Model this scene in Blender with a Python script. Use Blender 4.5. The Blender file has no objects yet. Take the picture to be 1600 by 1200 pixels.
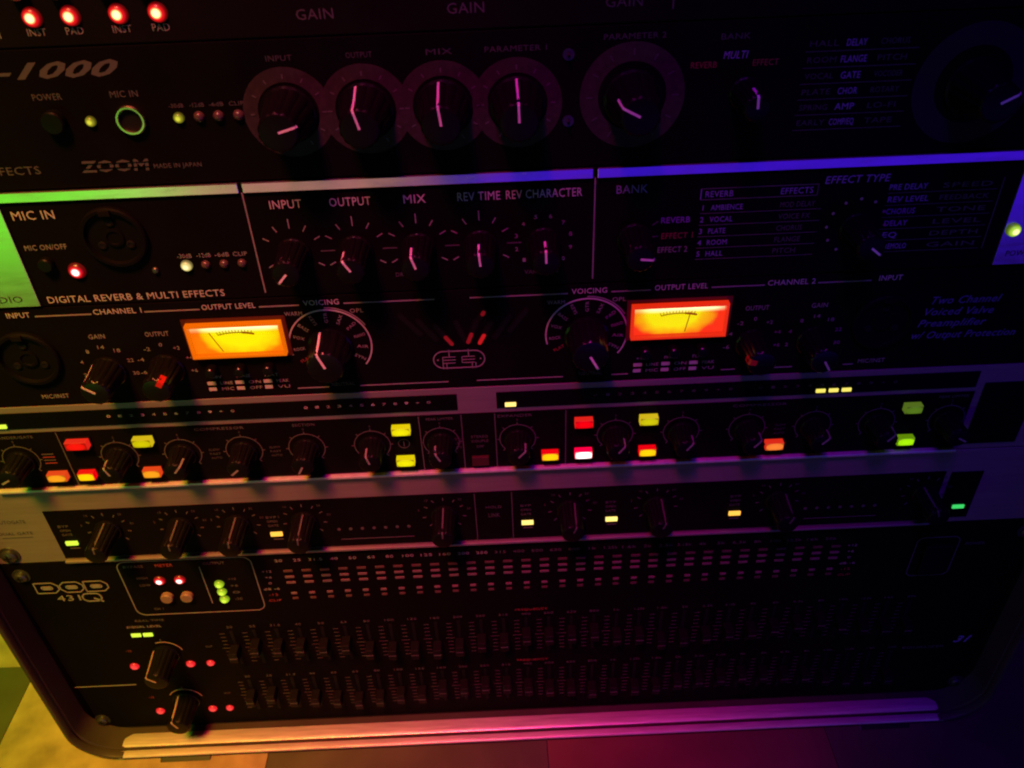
import bpy, bmesh, math, random
from mathutils import Matrix, Vector
random.seed(7)
R = math.radians
sc = bpy.context.scene
col = sc.collection
MM = 0.001

# ------------------------------------------------------------------ camera
cd = bpy.data.cameras.new('camera'); cam = bpy.data.objects.new('camera', cd); col.objects.link(cam)
sc.camera = cam
cd.sensor_width = 36.0; cd.lens = 29.66; cd.clip_start = 0.005; cd.clip_end = 50
cd.dof.use_dof = True; cd.dof.focus_distance = 0.335; cd.dof.aperture_fstop = 26.0
th, yaw, roll = R(36.56), R(-0.41), R(-2.27)
base = Matrix(((1, 0, 0), (0, math.sin(th), -math.cos(th)), (0, math.cos(th), math.sin(th)))).to_4x4()
cam.matrix_world = (Matrix.Translation((-5*MM, -266.8*MM, 198.5*MM)) @ Matrix.Rotation(yaw, 4, 'Z')
                    @ base @ Matrix.Rotation(roll, 4, 'Z'))
sc.render.engine = 'CYCLES'
sc.cycles.use_denoising = True
sc.cycles.filter_width = 2.1
sc.cycles.max_bounces = 6
sc.cycles.sample_clamp_indirect = 4
sc.view_settings.view_transform = 'Standard'
sc.view_settings.look = 'None'
sc.view_settings.exposure = 0
sc.view_settings.gamma = 1

# ------------------------------------------------------------------ world: a dark room
w = bpy.data.worlds.new('World'); sc.world = w; w.use_nodes = True
bg = w.node_tree.nodes['Background']
bg.inputs[0].default_value = (0.30, 0.12, 0.20, 1); bg.inputs[1].default_value = 0.004

# ------------------------------------------------------------------ stage lamps (coloured, as the room is lit)
def aim(o, target):
    d = Vector(target) - o.location
    o.rotation_euler = d.to_track_quat('-Z', 'Y').to_euler()
def area(name, loc, target, size, size_y, colr, power):
    l = bpy.data.lights.new(name, 'AREA'); l.shape = 'RECTANGLE'; l.size = size; l.size_y = size_y
    l.color = colr; l.energy = power
    o = bpy.data.objects.new(name, l); col.objects.link(o); o.location = loc; aim(o, target)
def spot(name, loc, target, cone, colr, power, soft=0.03, blend=1.0):
    l = bpy.data.lights.new(name, 'SPOT'); l.spot_size = R(cone); l.spot_blend = blend
    l.color = colr; l.energy = power; l.shadow_soft_size = soft
    o = bpy.data.objects.new(name, l); col.objects.link(o); o.location = loc; aim(o, target)
# unseen area lights added low in front for the glossy silver fascia to mirror
area('green_low_fill', (-0.66, -0.56, -0.15), (-0.64, 0, -0.10), 0.62, 0.14, (0.12, 1.0, 0.03), 0.36)
area('red_low_fill', (-0.24, -0.56, -0.15), (-0.24, 0, -0.10), 0.30, 0.14, (1.0, 0.42, 0.34), 0.075)
area('blue_low_fill', (0.55, -0.56, -0.15), (0.50, 0, -0.10), 1.20, 0.14, (0.06, 0.005, 1.0), 0.46)
# red, green and blue spots from above
spot('red_stage_spot', (-0.22, -0.50, 0.95), (-0.15, 0.0, -0.165), 24.5, (1.0, 0.022, 0.012), 125, soft=0.13)
spot('green_stage_spot', (-0.32, -0.50, 0.95), (-0.315, 0.02, -0.09), 27, (0.04, 1.0, 0.03), 62, soft=0.13)
spot('blue_stage_spot', (-0.08, -0.50, 0.95), (0.07, 0.0, -0.02), 27, (0.16, 0.0, 1.0), 20, soft=0.13)

# ------------------------------------------------------------------ materials
MATS = {}
def principled(name, colr, rough=0.5, metal=0.0, spec=0.5, emit=None, estr=0.0, noise=None, bump=None):
    if name in MATS: return MATS[name]
    m = bpy.data.materials.new(name); m.use_nodes = True; nt = m.node_tree
    b = nt.nodes['Principled BSDF']
    b.inputs['Base Color'].default_value = (*colr, 1); b.inputs['Roughness'].default_value = rough
    b.inputs['Metallic'].default_value = metal; b.inputs['Specular IOR Level'].default_value = spec
    if emit:
        b.inputs['Emission Color'].default_value = (*emit, 1); b.inputs['Emission Strength'].default_value = estr
    if noise or bump:
        tc = nt.nodes.new('ShaderNodeTexCoord'); mp = nt.nodes.new('ShaderNodeMapping')
        nt.links.new(tc.outputs['Object'], mp.inputs['Vector'])
    if noise:                                             # (amount, scale, stretch xyz)
        am, scl, st = noise
        mp.inputs['Scale'].default_value = st
        n = nt.nodes.new('ShaderNodeTexNoise'); n.inputs['Scale'].default_value = scl; n.inputs['Detail'].default_value = 6
        nt.links.new(mp.outputs['Vector'], n.inputs['Vector'])
        mx = nt.nodes.new('ShaderNodeMix'); mx.data_type = 'RGBA'
        mx.inputs[6].default_value = (*[c*(1-am) for c in colr], 1)
        mx.inputs[7].default_value = (*[min(1, c*(1+am)) for c in colr], 1)
        nt.links.new(n.outputs['Fac'], mx.inputs[0]); nt.links.new(mx.outputs[2], b.inputs['Base Color'])
        mr = nt.nodes.new('ShaderNodeMapRange'); mr.inputs[3].default_value = max(0.05, rough-0.12); mr.inputs[4].default_value = min(1, rough+0.12)
        nt.links.new(n.outputs['Fac'], mr.inputs[0]); nt.links.new(mr.outputs[0], b.inputs['Roughness'])
    if bump:                                              # (strength, scale)
        n2 = nt.nodes.new('ShaderNodeTexNoise'); n2.inputs['Scale'].default_value = bump[1]; n2.inputs['Detail'].default_value = 4
        nt.links.new(tc.outputs['Object'], n2.inputs['Vector'])
        bp = nt.nodes.new('ShaderNodeBump'); bp.inputs['Strength'].default_value = bump[0]; bp.inputs['Distance'].default_value = 0.0002
        nt.links.new(n2.outputs['Fac'], bp.inputs['Height']); nt.links.new(bp.outputs['Normal'], b.inputs['Normal'])
    MATS[name] = m
    return m
S1 = (1, 1, 1)
panel_black = principled('black_enamel', (0.0042, 0.0036, 0.0036), 0.55, spec=0.03, noise=(0.35, 60, S1), bump=(0.15, 2500))
panel_char = principled('charcoal_enamel', (0.007, 0.006, 0.005), 0.55, spec=0.04, noise=(0.3, 50, S1), bump=(0.2, 2200))
panel_matt = principled('matt_black_enamel', (0.0035, 0.003, 0.003), 0.6, spec=0.03, noise=(0.35, 40, S1), bump=(0.25, 1800))
smoke = principled('smoked_window', (0.003, 0.003, 0.003), 0.25, spec=0.15)
silver_paint = principled('silver_paint', (0.80, 0.80, 0.78), 0.22, metal=0.88, noise=(0.10, 90, (1, 1, 6)))
alu = principled('brushed_aluminium', (0.26, 0.225, 0.215), 0.45, metal=0.45, noise=(0.22, 35, (1, 1, 22)), bump=(0.12, 900))
rim_alu = principled('extruded_aluminium', (0.62, 0.59, 0.60), 0.36, metal=0.35, noise=(0.45, 60, (1, 14, 1)), bump=(0.3, 500))
shell_mat = principled('black_case_plastic', (0.008, 0.007, 0.007), 0.6, spec=0.2, noise=(0.3, 70, S1), bump=(0.6, 900))
knob_mat = principled('black_knob_plastic', (0.004, 0.004, 0.004), 0.40, spec=0.12, bump=(0.1, 1500))
knob_gloss = principled('gloss_knob_plastic', (0.004, 0.004, 0.004), 0.28, spec=0.30)
socket_mat = principled('matt_socket_plastic', (0.004, 0.004, 0.004), 0.6, spec=0.05)
white = principled('white_print', (0.46, 0.45, 0.42), 0.6)
pointer_white = principled('pointer_white', (0.80, 0.77, 0.72), 0.5)
grey = principled('grey_print', (0.24, 0.23, 0.21), 0.6)
dim = principled('dim_print', (0.08, 0.072, 0.070), 0.6)
faint = principled('faint_print', (0.055, 0.05, 0.05), 0.6)
redp = principled('red_print', (0.25, 0.03, 0.03), 0.6)
bluelitp = principled('blue_lit_print', (0.24, 0.18, 0.42), 0.6)  # print tinted violet, the blue light's cast put into its colour
darkp = principled('dark_print', (0.03, 0.03, 0.03), 0.6)
ring_grey = principled('dial_scale_grey', (0.036, 0.028, 0.025), 0.6, spec=0.1, noise=(0.6, 420, S1))
chrome = principled('jack_nickel', (0.75, 0.66, 0.50), 0.22, metal=1.0)
hole = principled('dark_cavity', (0.004, 0.004, 0.004), 0.7, spec=0.2)
steel = principled('dark_screw_steel', (0.10, 0.10, 0.10), 0.4, metal=0.8)
unlit = principled('unlit_led_lens', (0.085, 0.05, 0.042), 0.3, spec=0.6)
unlit_bar = principled('unlit_led_bar', (0.15, 0.105, 0.10), 0.4)
tan_cap = principled('beige_button_cap', (0.22, 0.15, 0.11), 0.45)

def glow_mat(name, stops, sx, sz, power=1.0, base=(0.02, 0.01, 0.01), off=(0, 0)):
    """part that gives off light, painted hottest at its centre and fading out towards its rim (object space, half sizes sx, sz in mm)"""
    if name in MATS: return MATS[name]
    m = bpy.data.materials.new(name); m.use_nodes = True; nt = m.node_tree; b = nt.nodes['Principled BSDF']
    b.inputs['Base Color'].default_value = (*base, 1); b.inputs['Roughness'].default_value = 0.3
    tc = nt.nodes.new('ShaderNodeTexCoord'); mp = nt.nodes.new('ShaderNodeMapping')
    mp.inputs['Scale'].default_value = (1/(sx*MM), 0, 1/(sz*MM)); mp.inputs['Location'].default_value = (off[0], 0, off[1])
    ln = nt.nodes.new('ShaderNodeVectorMath'); ln.operation = 'LENGTH'
    rp = nt.nodes.new('ShaderNodeValToRGB'); el = rp.color_ramp.elements; rp.color_ramp.interpolation = 'EASE'
    for k, (pos, c) in enumerate(stops):
        if k < 2: e = el[k]
        else: e = el.new(pos)
        e.position = pos; e.color = (*c, 1)
    nt.links.new(tc.outputs['Object'], mp.inputs['Vector']); nt.links.new(mp.outputs[0], ln.inputs[0])
    nt.links.new(ln.outputs['Value'], rp.inputs[0]); nt.links.new(rp.outputs[0], b.inputs['Emission Color'])
    b.inputs['Emission Strength'].default_value = power
    MATS[name] = m
    return m
def led_mat(name, core, rim, s_core, s_rim, rad):
    k = 1.0/max(s_core, s_rim)
    return glow_mat(name, [(0.22, [c*s_core*k for c in core]), (0.98, [c*0.10*k for c in rim]), (0.60, [c*s_rim*k for c in rim])], rad, rad, 1/k)  # outer stops fade out as a bloom halo painted into the lens
led_red_hot = led_mat('led_red_bright', (1, 0.60, 0.20), (1, 0.008, 0.012), 3.4, 0.9, 2.9)
led_red_pink = led_mat('led_red_white_core', (1, 0.62, 0.55), (1, 0.005, 0.015), 3.8, 0.9, 2.8)
led_red_dim = led_mat('led_red_soft', (1, 0.05, 0.05), (0.9, 0.012, 0.02), 1.1, 0.9, 3.6)
led_yel_dim = led_mat('led_yellow_small', (0.85, 0.80, 0.05), (0.42, 0.40, 0.02), 0.9, 0.6, 1.8)
led_cream = led_mat('led_cream', (1, 0.86, 0.42), (1, 0.80, 0.25), 1.3, 0.8, 2.2)
led_lime = led_mat('led_lime', (0.74, 1, 0.06), (0.50, 0.80, 0.02), 1.1, 0.8, 2.7)
led_lime2 = led_mat('led_lime_ear', (0.95, 1, 0.35), (0.45, 0.75, 0.05), 1.4, 0.9, 2.6)

def emis(name, colr, s, basec=(0.1, 0.1, 0.1)):
    return principled(name, basec, 0.35, emit=colr, estr=s)
bar_yellow = emis('bar_led_yellow', (1, 0.72, 0.16), 1.6)
bar_amber = emis('bar_led_amber', (1, 0.50, 0.05), 1.4)
bar_lime = emis('bar_led_lime', (0.66, 0.95, 0.05), 1.1)
bar_green = emis('bar_led_green', (0.05, 0.80, 0.14), 0.9)
bar_gold = emis('bar_led_gold', (0.85, 0.70, 0.04), 0.95)

# ------------------------------------------------------------------ mesh helpers (everything in millimetres, faces look along -Y)
W = {}
def link(name, mesh, mat, parent, loc, kind=None):
    o = bpy.data.objects.new(name, mesh); col.objects.link(o)
    if mat is not None and not mesh.materials: mesh.materials.append(mat)
    if mat is not None and mesh.materials and mesh.materials[0] is not mat:
        o.material_slots[0].link = 'OBJECT'; o.material_slots[0].material = mat
    if parent is not None:
        o.parent = parent; p = W[parent.name]
    else: p = (0, 0, 0)
    o.location = [(a-b)*MM for a, b in zip(loc, p)]
    W[o.name] = tuple(loc)
    if kind: o['kind'] = kind
    return o
def thing(name, label, cat, loc):
    o = bpy.data.objects.new(name, None); col.objects.link(o); o.empty_display_size = 0.02
    o.location = [a*MM for a in loc]; W[o.name] = tuple(loc)
    o['label'] = label; o['category'] = cat
    return o
def mesh_of(bm, name, smooth=False):
    bmesh.ops.recalc_face_normals(bm, faces=bm.faces[:])
    me = bpy.data.meshes.new(name)
    for v in bm.verts: v.co *= MM
    bm.to_mesh(me); bm.free()
    if smooth:
        me.polygons.foreach_set('use_smooth', [True]*len(me.polygons))
        try: me.set_sharp_from_angle(angle=R(35))
        except Exception: pass
    return me
def add_box(bm, x0, x1, y0, y1, z0, z1, bev=0.0):
    r = bmesh.ops.create_cube(bm, size=1)
    for v in r['verts']:
        v.co = Vector(((x0+x1)/2+v.co.x*(x1-x0), (y0+y1)/2+v.co.y*(y1-y0), (z0+z1)/2+v.co.z*(z1-z0)))
    if bev:
        es = list({e for v in r['verts'] for e in v.link_edges})
        bmesh.ops.bevel(bm, geom=es, offset=bev, segments=2, profile=0.6, affect='EDGES')
CACHE = {}
def box_mesh(wx, wz, d, bev=0.0, y0=0.0):
    k = ('box', wx, wz, d, bev, y0)
    if k not in CACHE:
        bm = bmesh.new(); add_box(bm, -wx/2, wx/2, -d-y0, -y0, -wz/2, wz/2, bev)
        CACHE[k] = mesh_of(bm, 'box')
    return CACHE[k]
def lathe(profile, seg=32, flute=0, amp=0.0, fl=(0, 0)):
    """profile [(r,h)], axis along -Y, h measured out of the panel"""
    k = ('lathe', tuple(profile), seg, flute, amp, fl)
    if k in CACHE: return CACHE[k]
    bm = bmesh.new(); rings = []
    for i, (r, h) in enumerate(profile):
        if r < 1e-6: rings.append([bm.verts.new((0, -h, 0))]); continue
        ring = []
        for s in range(seg):
            a = 2*math.pi*s/seg; rr = r
            if flute and fl[0] <= i <= fl[1]: rr = r - amp*(0.5+0.5*math.cos(flute*a))**3
            ring.append(bm.verts.new((rr*math.cos(a), -h, rr*math.sin(a))))
        rings.append(ring)
    for a, b in zip(rings, rings[1:]):
        if len(a) == 1 and len(b) == 1: continue
        for s in range(seg):
            t = (s+1) % seg
            if len(a) == 1: bm.faces.new((a[0], b[s], b[t]))
            elif len(b) == 1: bm.faces.new((a[s], b[0], a[t]))
            else: bm.faces.new((a[s], b[s], b[t], a[t]))
    CACHE[k] = mesh_of(bm, 'turned', True)
    return CACHE[k]
def arc_mesh(r, wd, a0, a1, t=0.12, y0=0.0):
    """flat printed arc, angles in degrees clockwise from up"""
    k = ('arc', r, wd, a0, a1, t, y0)
    if k in CACHE: return CACHE[k]
    bm = bmesh.new(); n = max(6, int(abs(a1-a0)/7)); prev = None; full = abs(a1-a0) >= 359.9; first = None
    for i in range(n+1):
        if full and i == n: cur = first
        else:
            a = R(a0+(a1-a0)*i/n); s, c = math.sin(a), math.cos(a)
            ri, ro = r-wd/2, r+wd/2
            cur = [bm.verts.new((ri*s, -y0-t, ri*c)), bm.verts.new((ro*s, -y0-t, ro*c)), bm.verts.new((ro*s, -y0, ro*c)), bm.verts.new((ri*s, -y0, ri*c))]
        if first is None: first = cur
        if prev:
            for j in range(4): bm.faces.new((prev[j], prev[(j+1) % 4], cur[(j+1) % 4], cur[j]))
        prev = cur
    if not full:
        bm.faces.new(first); bm.faces.new(prev)
    CACHE[k] = mesh_of(bm, 'arc')
    return CACHE[k]
def bars_mesh(segs, y0=0.0, t=0.1):
    """several printed strokes ((x0,z0),(x1,z1),width) as one print"""
    bm = bmesh.new()
    for (a, b, wd) in segs:
        a = Vector(a); b = Vector(b); d = (b-a)
        if d.length < 1e-6: continue
        d.normalize(); n = Vector((-d.y, d.x))*wd/2
        q = [a+n, b+n, b-n, a-n]
        f = [bm.verts.new((p.x, -y0-t, p.y)) for p in q]; g = [bm.verts.new((p.x, -y0, p.y)) for p in q]
        bm.faces.new(f); bm.faces.new(g)
        for j in range(4): bm.faces.new((f[j], f[(j+1) % 4], g[(j+1) % 4], g[j]))
    return mesh_of(bm, 'strokes')
TC = {}
def text_mesh(s, h, width=None, shear=0.0, bold=0.0, align='C'):
    k = (s, h, width, shear, bold, align)
    if k in TC: return TC[k]
    cu = bpy.data.curves.new('t', 'FONT'); cu.body = s; cu.size = 1; cu.shear = shear; cu.offset = bold
    cu.resolution_u = 2; cu.extrude = 0.01; cu.fill_mode = 'BOTH'; cu.space_character = 1.06
    o = bpy.data.objects.new('t', cu); col.objects.link(o)
    me = bpy.data.meshes.new_from_object(o)
    bpy.data.objects.remove(o); bpy.data.curves.remove(cu)
    if not me.vertices: TC[k] = me; return me
    xs = [v.co.x for v in me.vertices]; x0, x1 = min(xs), max(xs)
    sy = h/0.70; sx = sy if width is None else width/(x1-x0)
    off = {'C': (x0+x1)/2, 'L': x0, 'R': x1}[align]
    for v in me.vertices:
        x, y, z = v.co
        v.co = ((x-off)*sx*MM, -(0.06+z*4)*MM, (y*sy-h/2)*MM)
    me.update(); TC[k] = me
    return me
def lettering(p, s, x, z, h, mat=None, width=None, shear=0.0, bold=0.0, align='C', y=0.0, rot=0):
    o = link('lettering', text_mesh(s, h, width, shear, bold, align), mat or white, p, (x, -y, z))
    if rot: o.rotation_euler = (0, R(rot), 0)
    return o
def line(p, x0, z0, x1, z1, wd=0.4, mat=None, y=0.0, name='printed_line'):
    cx, cz = (x0+x1)/2, (z0+z1)/2
    return link(name, bars_mesh([((x0-cx, z0-cz), (x1-cx, z1-cz), wd)]), mat or white, p, (cx, -y-0.02, cz))
def plate(p, name, x0, x1, z0, z1, d, mat, y=0.0, bev=0.15):
    return link(name, box_mesh(round(x1-x0, 3), round(z1-z0, 3), d, bev), mat, p, ((x0+x1)/2, -y, (z0+z1)/2))

def knob(p, x, z, r0, r1, L, ang, mat=None, y=0.0, pw=0.75, pmat=None, flute=14, face_in=0.0, side_to=0.62, short=False):
    prof = ((r0*0.6, 0.0), (r0, 0.4), (r0, 1.4), (r0*0.93, 1.8), (r1*0.72+r0*0.93*0.28, L*0.6), (r1+0.25, L-0.7), (r1-0.35, L-0.1), (r1*0.86, L), (0, L-0.12))
    o = link('knob', lathe(prof, 56, flute, 0.45, (3, 5)), mat or knob_mat, p, (x, -y, z))
    # the white pointer runs over the face and down the side
    pts = [(face_in, L+0.06), (r1*0.86, L+0.12), (r1+0.12, L-0.35), (r1*0.72+r0*0.93*0.28+0.14, L*0.6)]
    if short: pts = pts[:3]+[(r1+0.3, L-3.2)]
    elif side_to < 0.6: pts.append((r0*0.93+0.12, 2.0))
    bm = bmesh.new(); a = R(ang); s, c = math.sin(a), math.cos(a); prev = None
    for (r, h) in pts:
        q = []
        for sd in (-pw/2, pw/2):
            q.append(bm.verts.new((r*s+sd*c, -h, r*c-sd*s)))
        for sd in (pw/2, -pw/2):
            q.append(bm.verts.new((max(0, r-0.3)*s+sd*c, -h+0.3, max(0, r-0.3)*c-sd*s)))
        if prev:
            for j in range(4): bm.faces.new((prev[j], prev[(j+1) % 4], q[(j+1) % 4], q[j]))
        else: bm.faces.new(q)
        prev = q
    bm.faces.new(prev)
    link('pointer', mesh_of(bm, 'pointer'), pmat or pointer_white, o, (x, -y, z))
    return o
def led(p, x, z, r, mat, y=0.0, h=None):
    h = h or r*0.9
    prof = tuple((r*math.cos(R(a)), 0.15+h*math.sin(R(a))) for a in (0, 25, 50, 70)) + ((0, 0.15+h),)
    o = link('led', lathe(((r, 0.0),)+prof, 20), mat, p, (x, -y, z))
    return o
def led_bar(p, x, z, wx, wz, mat, y=0.0, d=0.7, name='led_bar'):
    return link(name, box_mesh(wx, wz, d, 0.12), mat, p, (x, -y, z))
def push_button(p, x, z, r, d, mat, y=0.0, name='button'):
    return link(name, lathe(((r, 0), (r, d-0.5), (r-0.4, d), (0, d+0.1)), 24), mat, p, (x, -y, z))
def screw(p, x, z, r=3.4):
    o = link('screw', lathe(((r+1.3, 0), (r+1.3, 0.5), (r, 0.5), (r, 1.6), (r*0.7, 2.3), (0, 2.4)), 24), steel, p, (x, 0, z))
    link('screw_slot', bars_mesh([((-r*0.55, 0), (r*0.55, 0), 0.7), ((0, -r*0.55), (0, r*0.55), 0.7)], t=0.25), hole, o, (x, -2.25, z))
def jack_socket(p, x, z, r, mat, y=0.0):
    o = link('jack_socket', lathe(((r*1.0, 0), (r, 1.2), (r*0.92, 1.7), (r*0.80, 1.7), (r*0.74, 1.2), (r*0.74, 0.3), (0, 0.3)), 36), mat, p, (x, -y, z))
    link('socket_hole', lathe(((r*0.735, 0.0), (r*0.735, 0.45), (0, 0.5)), 30), hole, o, (x, -y, z))
def xlr(p, x, z, r, y=0.0):
    o = link('xlr_socket', lathe(((r, 0), (r, 1.4), (r*0.95, 2.0), (r*0.86, 2.0), (r*0.82, 0.5), (0, 0.5)), 44), socket_mat, p, (x, -y, z))
    for k in range(3):
        a = R(90+120*k)
        link('pin_hole', lathe(((1.5, 0), (1.5, 0.5), (1.0, 0.7), (0, 0.3)), 14), hole, o, (x+0.5*r*math.cos(a), -y-0.5, z+0.5*r*math.sin(a)))
    link('centre_socket', lathe(((r*0.3, 0), (r*0.3, 0.7), (r*0.22, 0.8), (r*0.2, 0.3), (0, 0.3)), 20), socket_mat, o, (x, -y-0.5, z))
    link('release_tab', box_mesh(4.0, 2.2, 2.4, 0.3), panel_char, o, (x, -y-0.4, z+r*0.86))
def ticks(p, x, z, angs, r0, r1, wd, mat, y=0.0, long0=None):
    sg = []
    for a in angs:
        s, c = math.sin(R(a)), math.cos(R(a)); ro = long0 if (long0 and abs(a) < 1) else r1
        sg.append(((r0*s, r0*c), (ro*s, ro*c), wd))
    link('scale_marks', bars_mesh(sg), mat, p, (x, -y-0.02, z))

HW = 239.5
def rack_panel(p, z0, z1, mat, d=3.0, name='front_panel', cut=0.0):
    bm = bmesh.new(); add_box(bm, -HW, HW, 0.0, d, z0+0.25, z1-0.25, 0.35)
    cx, cz = 0, (z0+z1)/2
    for v in bm.verts: v.co.z -= cz
    if cut:
        for v in bm.verts:
            if v.co.z < -(z1-z0)/2+1 and abs(v.co.x) > HW-1: v.co.x -= math.copysign(cut, v.co.x)
    o = link(name, mesh_of(bm, name), mat, p, (cx, 0, cz))
    bm = bmesh.new(); add_box(bm, -218, 218, d+0.1, 190, -(z1-z0)/2+1.2, (z1-z0)/2-1.2, 0.5)
    link('chassis', mesh_of(bm, 'chassis'), shell_mat, p, (0, 0, cz))
    return o
U = 44.45

# ------------------------------------------------------------------ setting: tiled floor
FZ = -227.0
bm = bmesh.new(); add_box(bm, -1500, 1500, -1800, 1200, -12, 0)
floor = link('floor', mesh_of(bm, 'floor'), principled('grout', (0.10, 0.08, 0.05), 0.9, noise=(0.4, 30, S1)), None, (0, 0, FZ-2.0))
floor['kind'] = 'structure'
tile_light = principled('cream_vinyl', (0.34, 0.28, 0.16), 0.6, noise=(0.85, 55, S1), bump=(0.4, 220))
tile_dark = principled('dark_olive_vinyl', (0.075, 0.085, 0.045), 0.5, noise=(0.45, 30, S1), bump=(0.4, 220))
tile_brown = principled('brown_vinyl', (0.13, 0.07, 0.05), 0.5, noise=(0.4, 28, S1), bump=(0.4, 220))
T = 150.0
bm = bmesh.new(); add_box(bm, -T/2+0.15, T/2-0.15, -T/2+0.15, T/2-0.15, 0, 1.9, 0.3); tm = mesh_of(bm, 'tile')
for i in range(-3, 5):
    for j in range(-2, 4):
        x0, y0 = -292+T*i, 46-T+T*j
        if x0 > -245 and x0+T < 245 and y0 > -16: continue
        link('tile', tm, tile_dark if (i+j) % 2 else (tile_light if i < 1 else tile_brown), floor, (x0+T/2, y0+T/2, FZ-2.0)).rotation_euler = (0, 0, R(90*random.randrange(4)))

# ------------------------------------------------------------------ rack case: rounded extruded rim + shell
case = thing('rack_case', 'black rack case with rounded aluminium rim holding the stack of audio units', 'rack case', (0, 0, -226))
def loop_path(hw, zb, zt, r, n=10):
    pts = []
    for cx, cz, a0 in ((-hw+r, zb+r, 180), (hw-r, zb+r, 270), (hw-r, zt-r, 0), (-hw+r, zt-r, 90)):
        for k in range(n+1):
            a = R(a0+90*k/n); pts.append((cx+r*math.cos(a), cz+r*math.sin(a), math.cos(a), math.sin(a)))
    return pts
def sweep(path, prof, name):
    bm = bmesh.new(); rings = []
    for (x, z, nx, nz) in path: rings.append([bm.verts.new((x+n*nx, y, z+n*nz)) for (n, y) in prof])
    N, M = len(rings), len(prof)
    for i in range(N):
        for j in range(M): bm.faces.new((rings[i][j], rings[(i+1) % N][j], rings[(i+1) % N][(j+1) % M], rings[i][(j+1) % M]))
    return mesh_of(bm, name, True)
path = loop_path(239.8, -222.6, 186, 21)
prof = [(0, -0.2), (0, -12.2), (0.35, -12.6), (1.0, -12.9), (1.0, -13.6), (0.35, -13.9), (-0.1, -14.2), (-0.1, -16.4), (0.25, -17.2), (0.9, -17.5), (2.0, -17.3), (2.8, -16.4), (3.0, -15.5), (3.0, -0.2)]
edge_plastic = principled('dark_edge_plastic', (0.045, 0.036, 0.032), 0.5, spec=0.3, noise=(0.3, 60, S1), bump=(0.4, 900))
link('rim', sweep(path, [(n+0.25, y) for n, y in prof], 'rim'), edge_plastic, case, (0, 0, 0))
# straight aluminium rail set into the bottom of the rim
rail = [(1.7, -0.2), (0.8, -2.4), (0.0, -4.8), (-0.6, -7.2), (-0.75, -9.2), (-0.5, -11.0), (-0.1, -11.8), (1.9, -12.1), (1.9, -13.4), (0.0, -13.8)]+prof[6:]
bm = bmesh.new(); ends = []
for k, (xx, lift) in enumerate(((-221, 0.6), (-217, 0.0), (217, 0.0), (221, 0.6))):
    ends.append([bm.verts.new((xx, y, -222.6-n-(lift if n < 1.5 else 0))) for n, y in rail])
for a_, b_ in zip(ends, ends[1:]):
    for j in range(len(rail)): bm.faces.new((a_[j], a_[(j+1) % len(rail)], b_[(j+1) % len(rail)], b_[j]))
bm.faces.new(ends[0]); bm.faces.new(ends[-1])
link('bottom_rail', mesh_of(bm, 'bottom_rail', True), rim_alu, case, (0, 0, 0))
path2 = loop_path(240.2, -222.9, 186.3, 12)
link('shell', sweep(path2, [(0, 0.0), (2.6, 0.0), (2.6, 260), (0, 260)], 'shell'), shell_mat, case, (0, 0, 0))
bm = bmesh.new(); add_box(bm, -240, 240, 255, 259, -222, 186); link('back_panel', mesh_of(bm, 'back_panel'), shell_mat, case, (0, 0, 0))
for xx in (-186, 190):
    o = link('dark_plate', box_mesh(27, 9, 2.2, 0.5), principled('black_plate_steel', (0.012, 0.012, 0.012), 0.4, metal=0.3), case, (xx, -15.2, -222.2-5.2))  # small dark plate below the rim's front edge
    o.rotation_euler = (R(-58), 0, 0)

# ================================================================== unit A: microphone preamplifier
A = thing('microphone_preamplifier', 'dark brown rack preamplifier with a row of four glowing red lamps, top of the stack', 'preamplifier', (0, 0, 3*U))
rack_panel(A, 3*U, 4*U, panel_char)
for x, t in ((-139.3, 'INST'), (-128.1, 'PAD'), (-114.1, 'INST'), (-102.6, 'PAD')):
    led(A, x, 142.0, 2.9, led_red_hot, h=1.9)
    lettering(A, t, x-0.2, 137.8, 2.1, grey, width=5.6 if t == 'INST' else 5.2)
    push_button(A, x-1.5, 149.5, 2.6, 3.0, principled('red_button_cap', (0.35, 0.06, 0.05), 0.4))
for x in (-57.0, -12.4, 34.6): lettering(A, 'GAIN', x, 139.7, 3.0, dim if x < 0 else faint, width=11)
line(A, 49.2, 137.0, 49.2, 175, 0.4, dim)
lettering(A, 'OUTPUT', 68.5, 143.4, 2.6, dim, width=14)
lettering(A, '1', -150.5, 137.6, 2.4, grey)

# ================================================================== unit B: black effects unit with big dials
B = thing('effects_processor', 'black rack effects unit with large dial rings, directly above the silver-edged unit', 'effects unit', (0, 0, 2*U))
rack_panel(B, 2*U, 3*U, panel_black)
lettering(B, '-1000', -118.4, 126.9, 4.6, dim, width=38.5, shear=0.45, bold=0.03, align='R')
lettering(B, 'POWER', -143.3, 118.9, 2.0, dim, width=9.0)
lettering(B, 'MIC IN', -119.6, 118.9, 2.0, dim, width=8.6)
push_button(B, -143.2, 111.5, 3.6, 3.2, knob_mat)
led(B, -132.3, 110.9, 1.7, led_yel_dim)
jack_socket(B, -119.5, 110.9, 4.7, chrome)
for k, (x, t) in enumerate(((-104.6, '-30dB'), (-98.2, '-12dB'), (-92.1, '-6dB'), (-85.8, 'CLIP'))):
    led(B, x, 110.9, 1.75, led_yel_dim if k == 0 else unlit)
    lettering(B, t, x, 114.6, 1.3, dim, width=4.6)
lettering(B, 'STUDIO EFFECTS', -153.8, 95.7, 2.7, dim, width=38, align='R')
lettering(B, 'ZOOM', -129.4, 96.1, 3.6, dim, width=22.5, bold=0.03, shear=0.12)
line(B, -140.8, 97.0, -117.6, 97.0, 0.3, panel_black, y=0.16); line(B, -140.8, 95.4, -117.6, 95.4, 0.3, panel_black, y=0.16)
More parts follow.
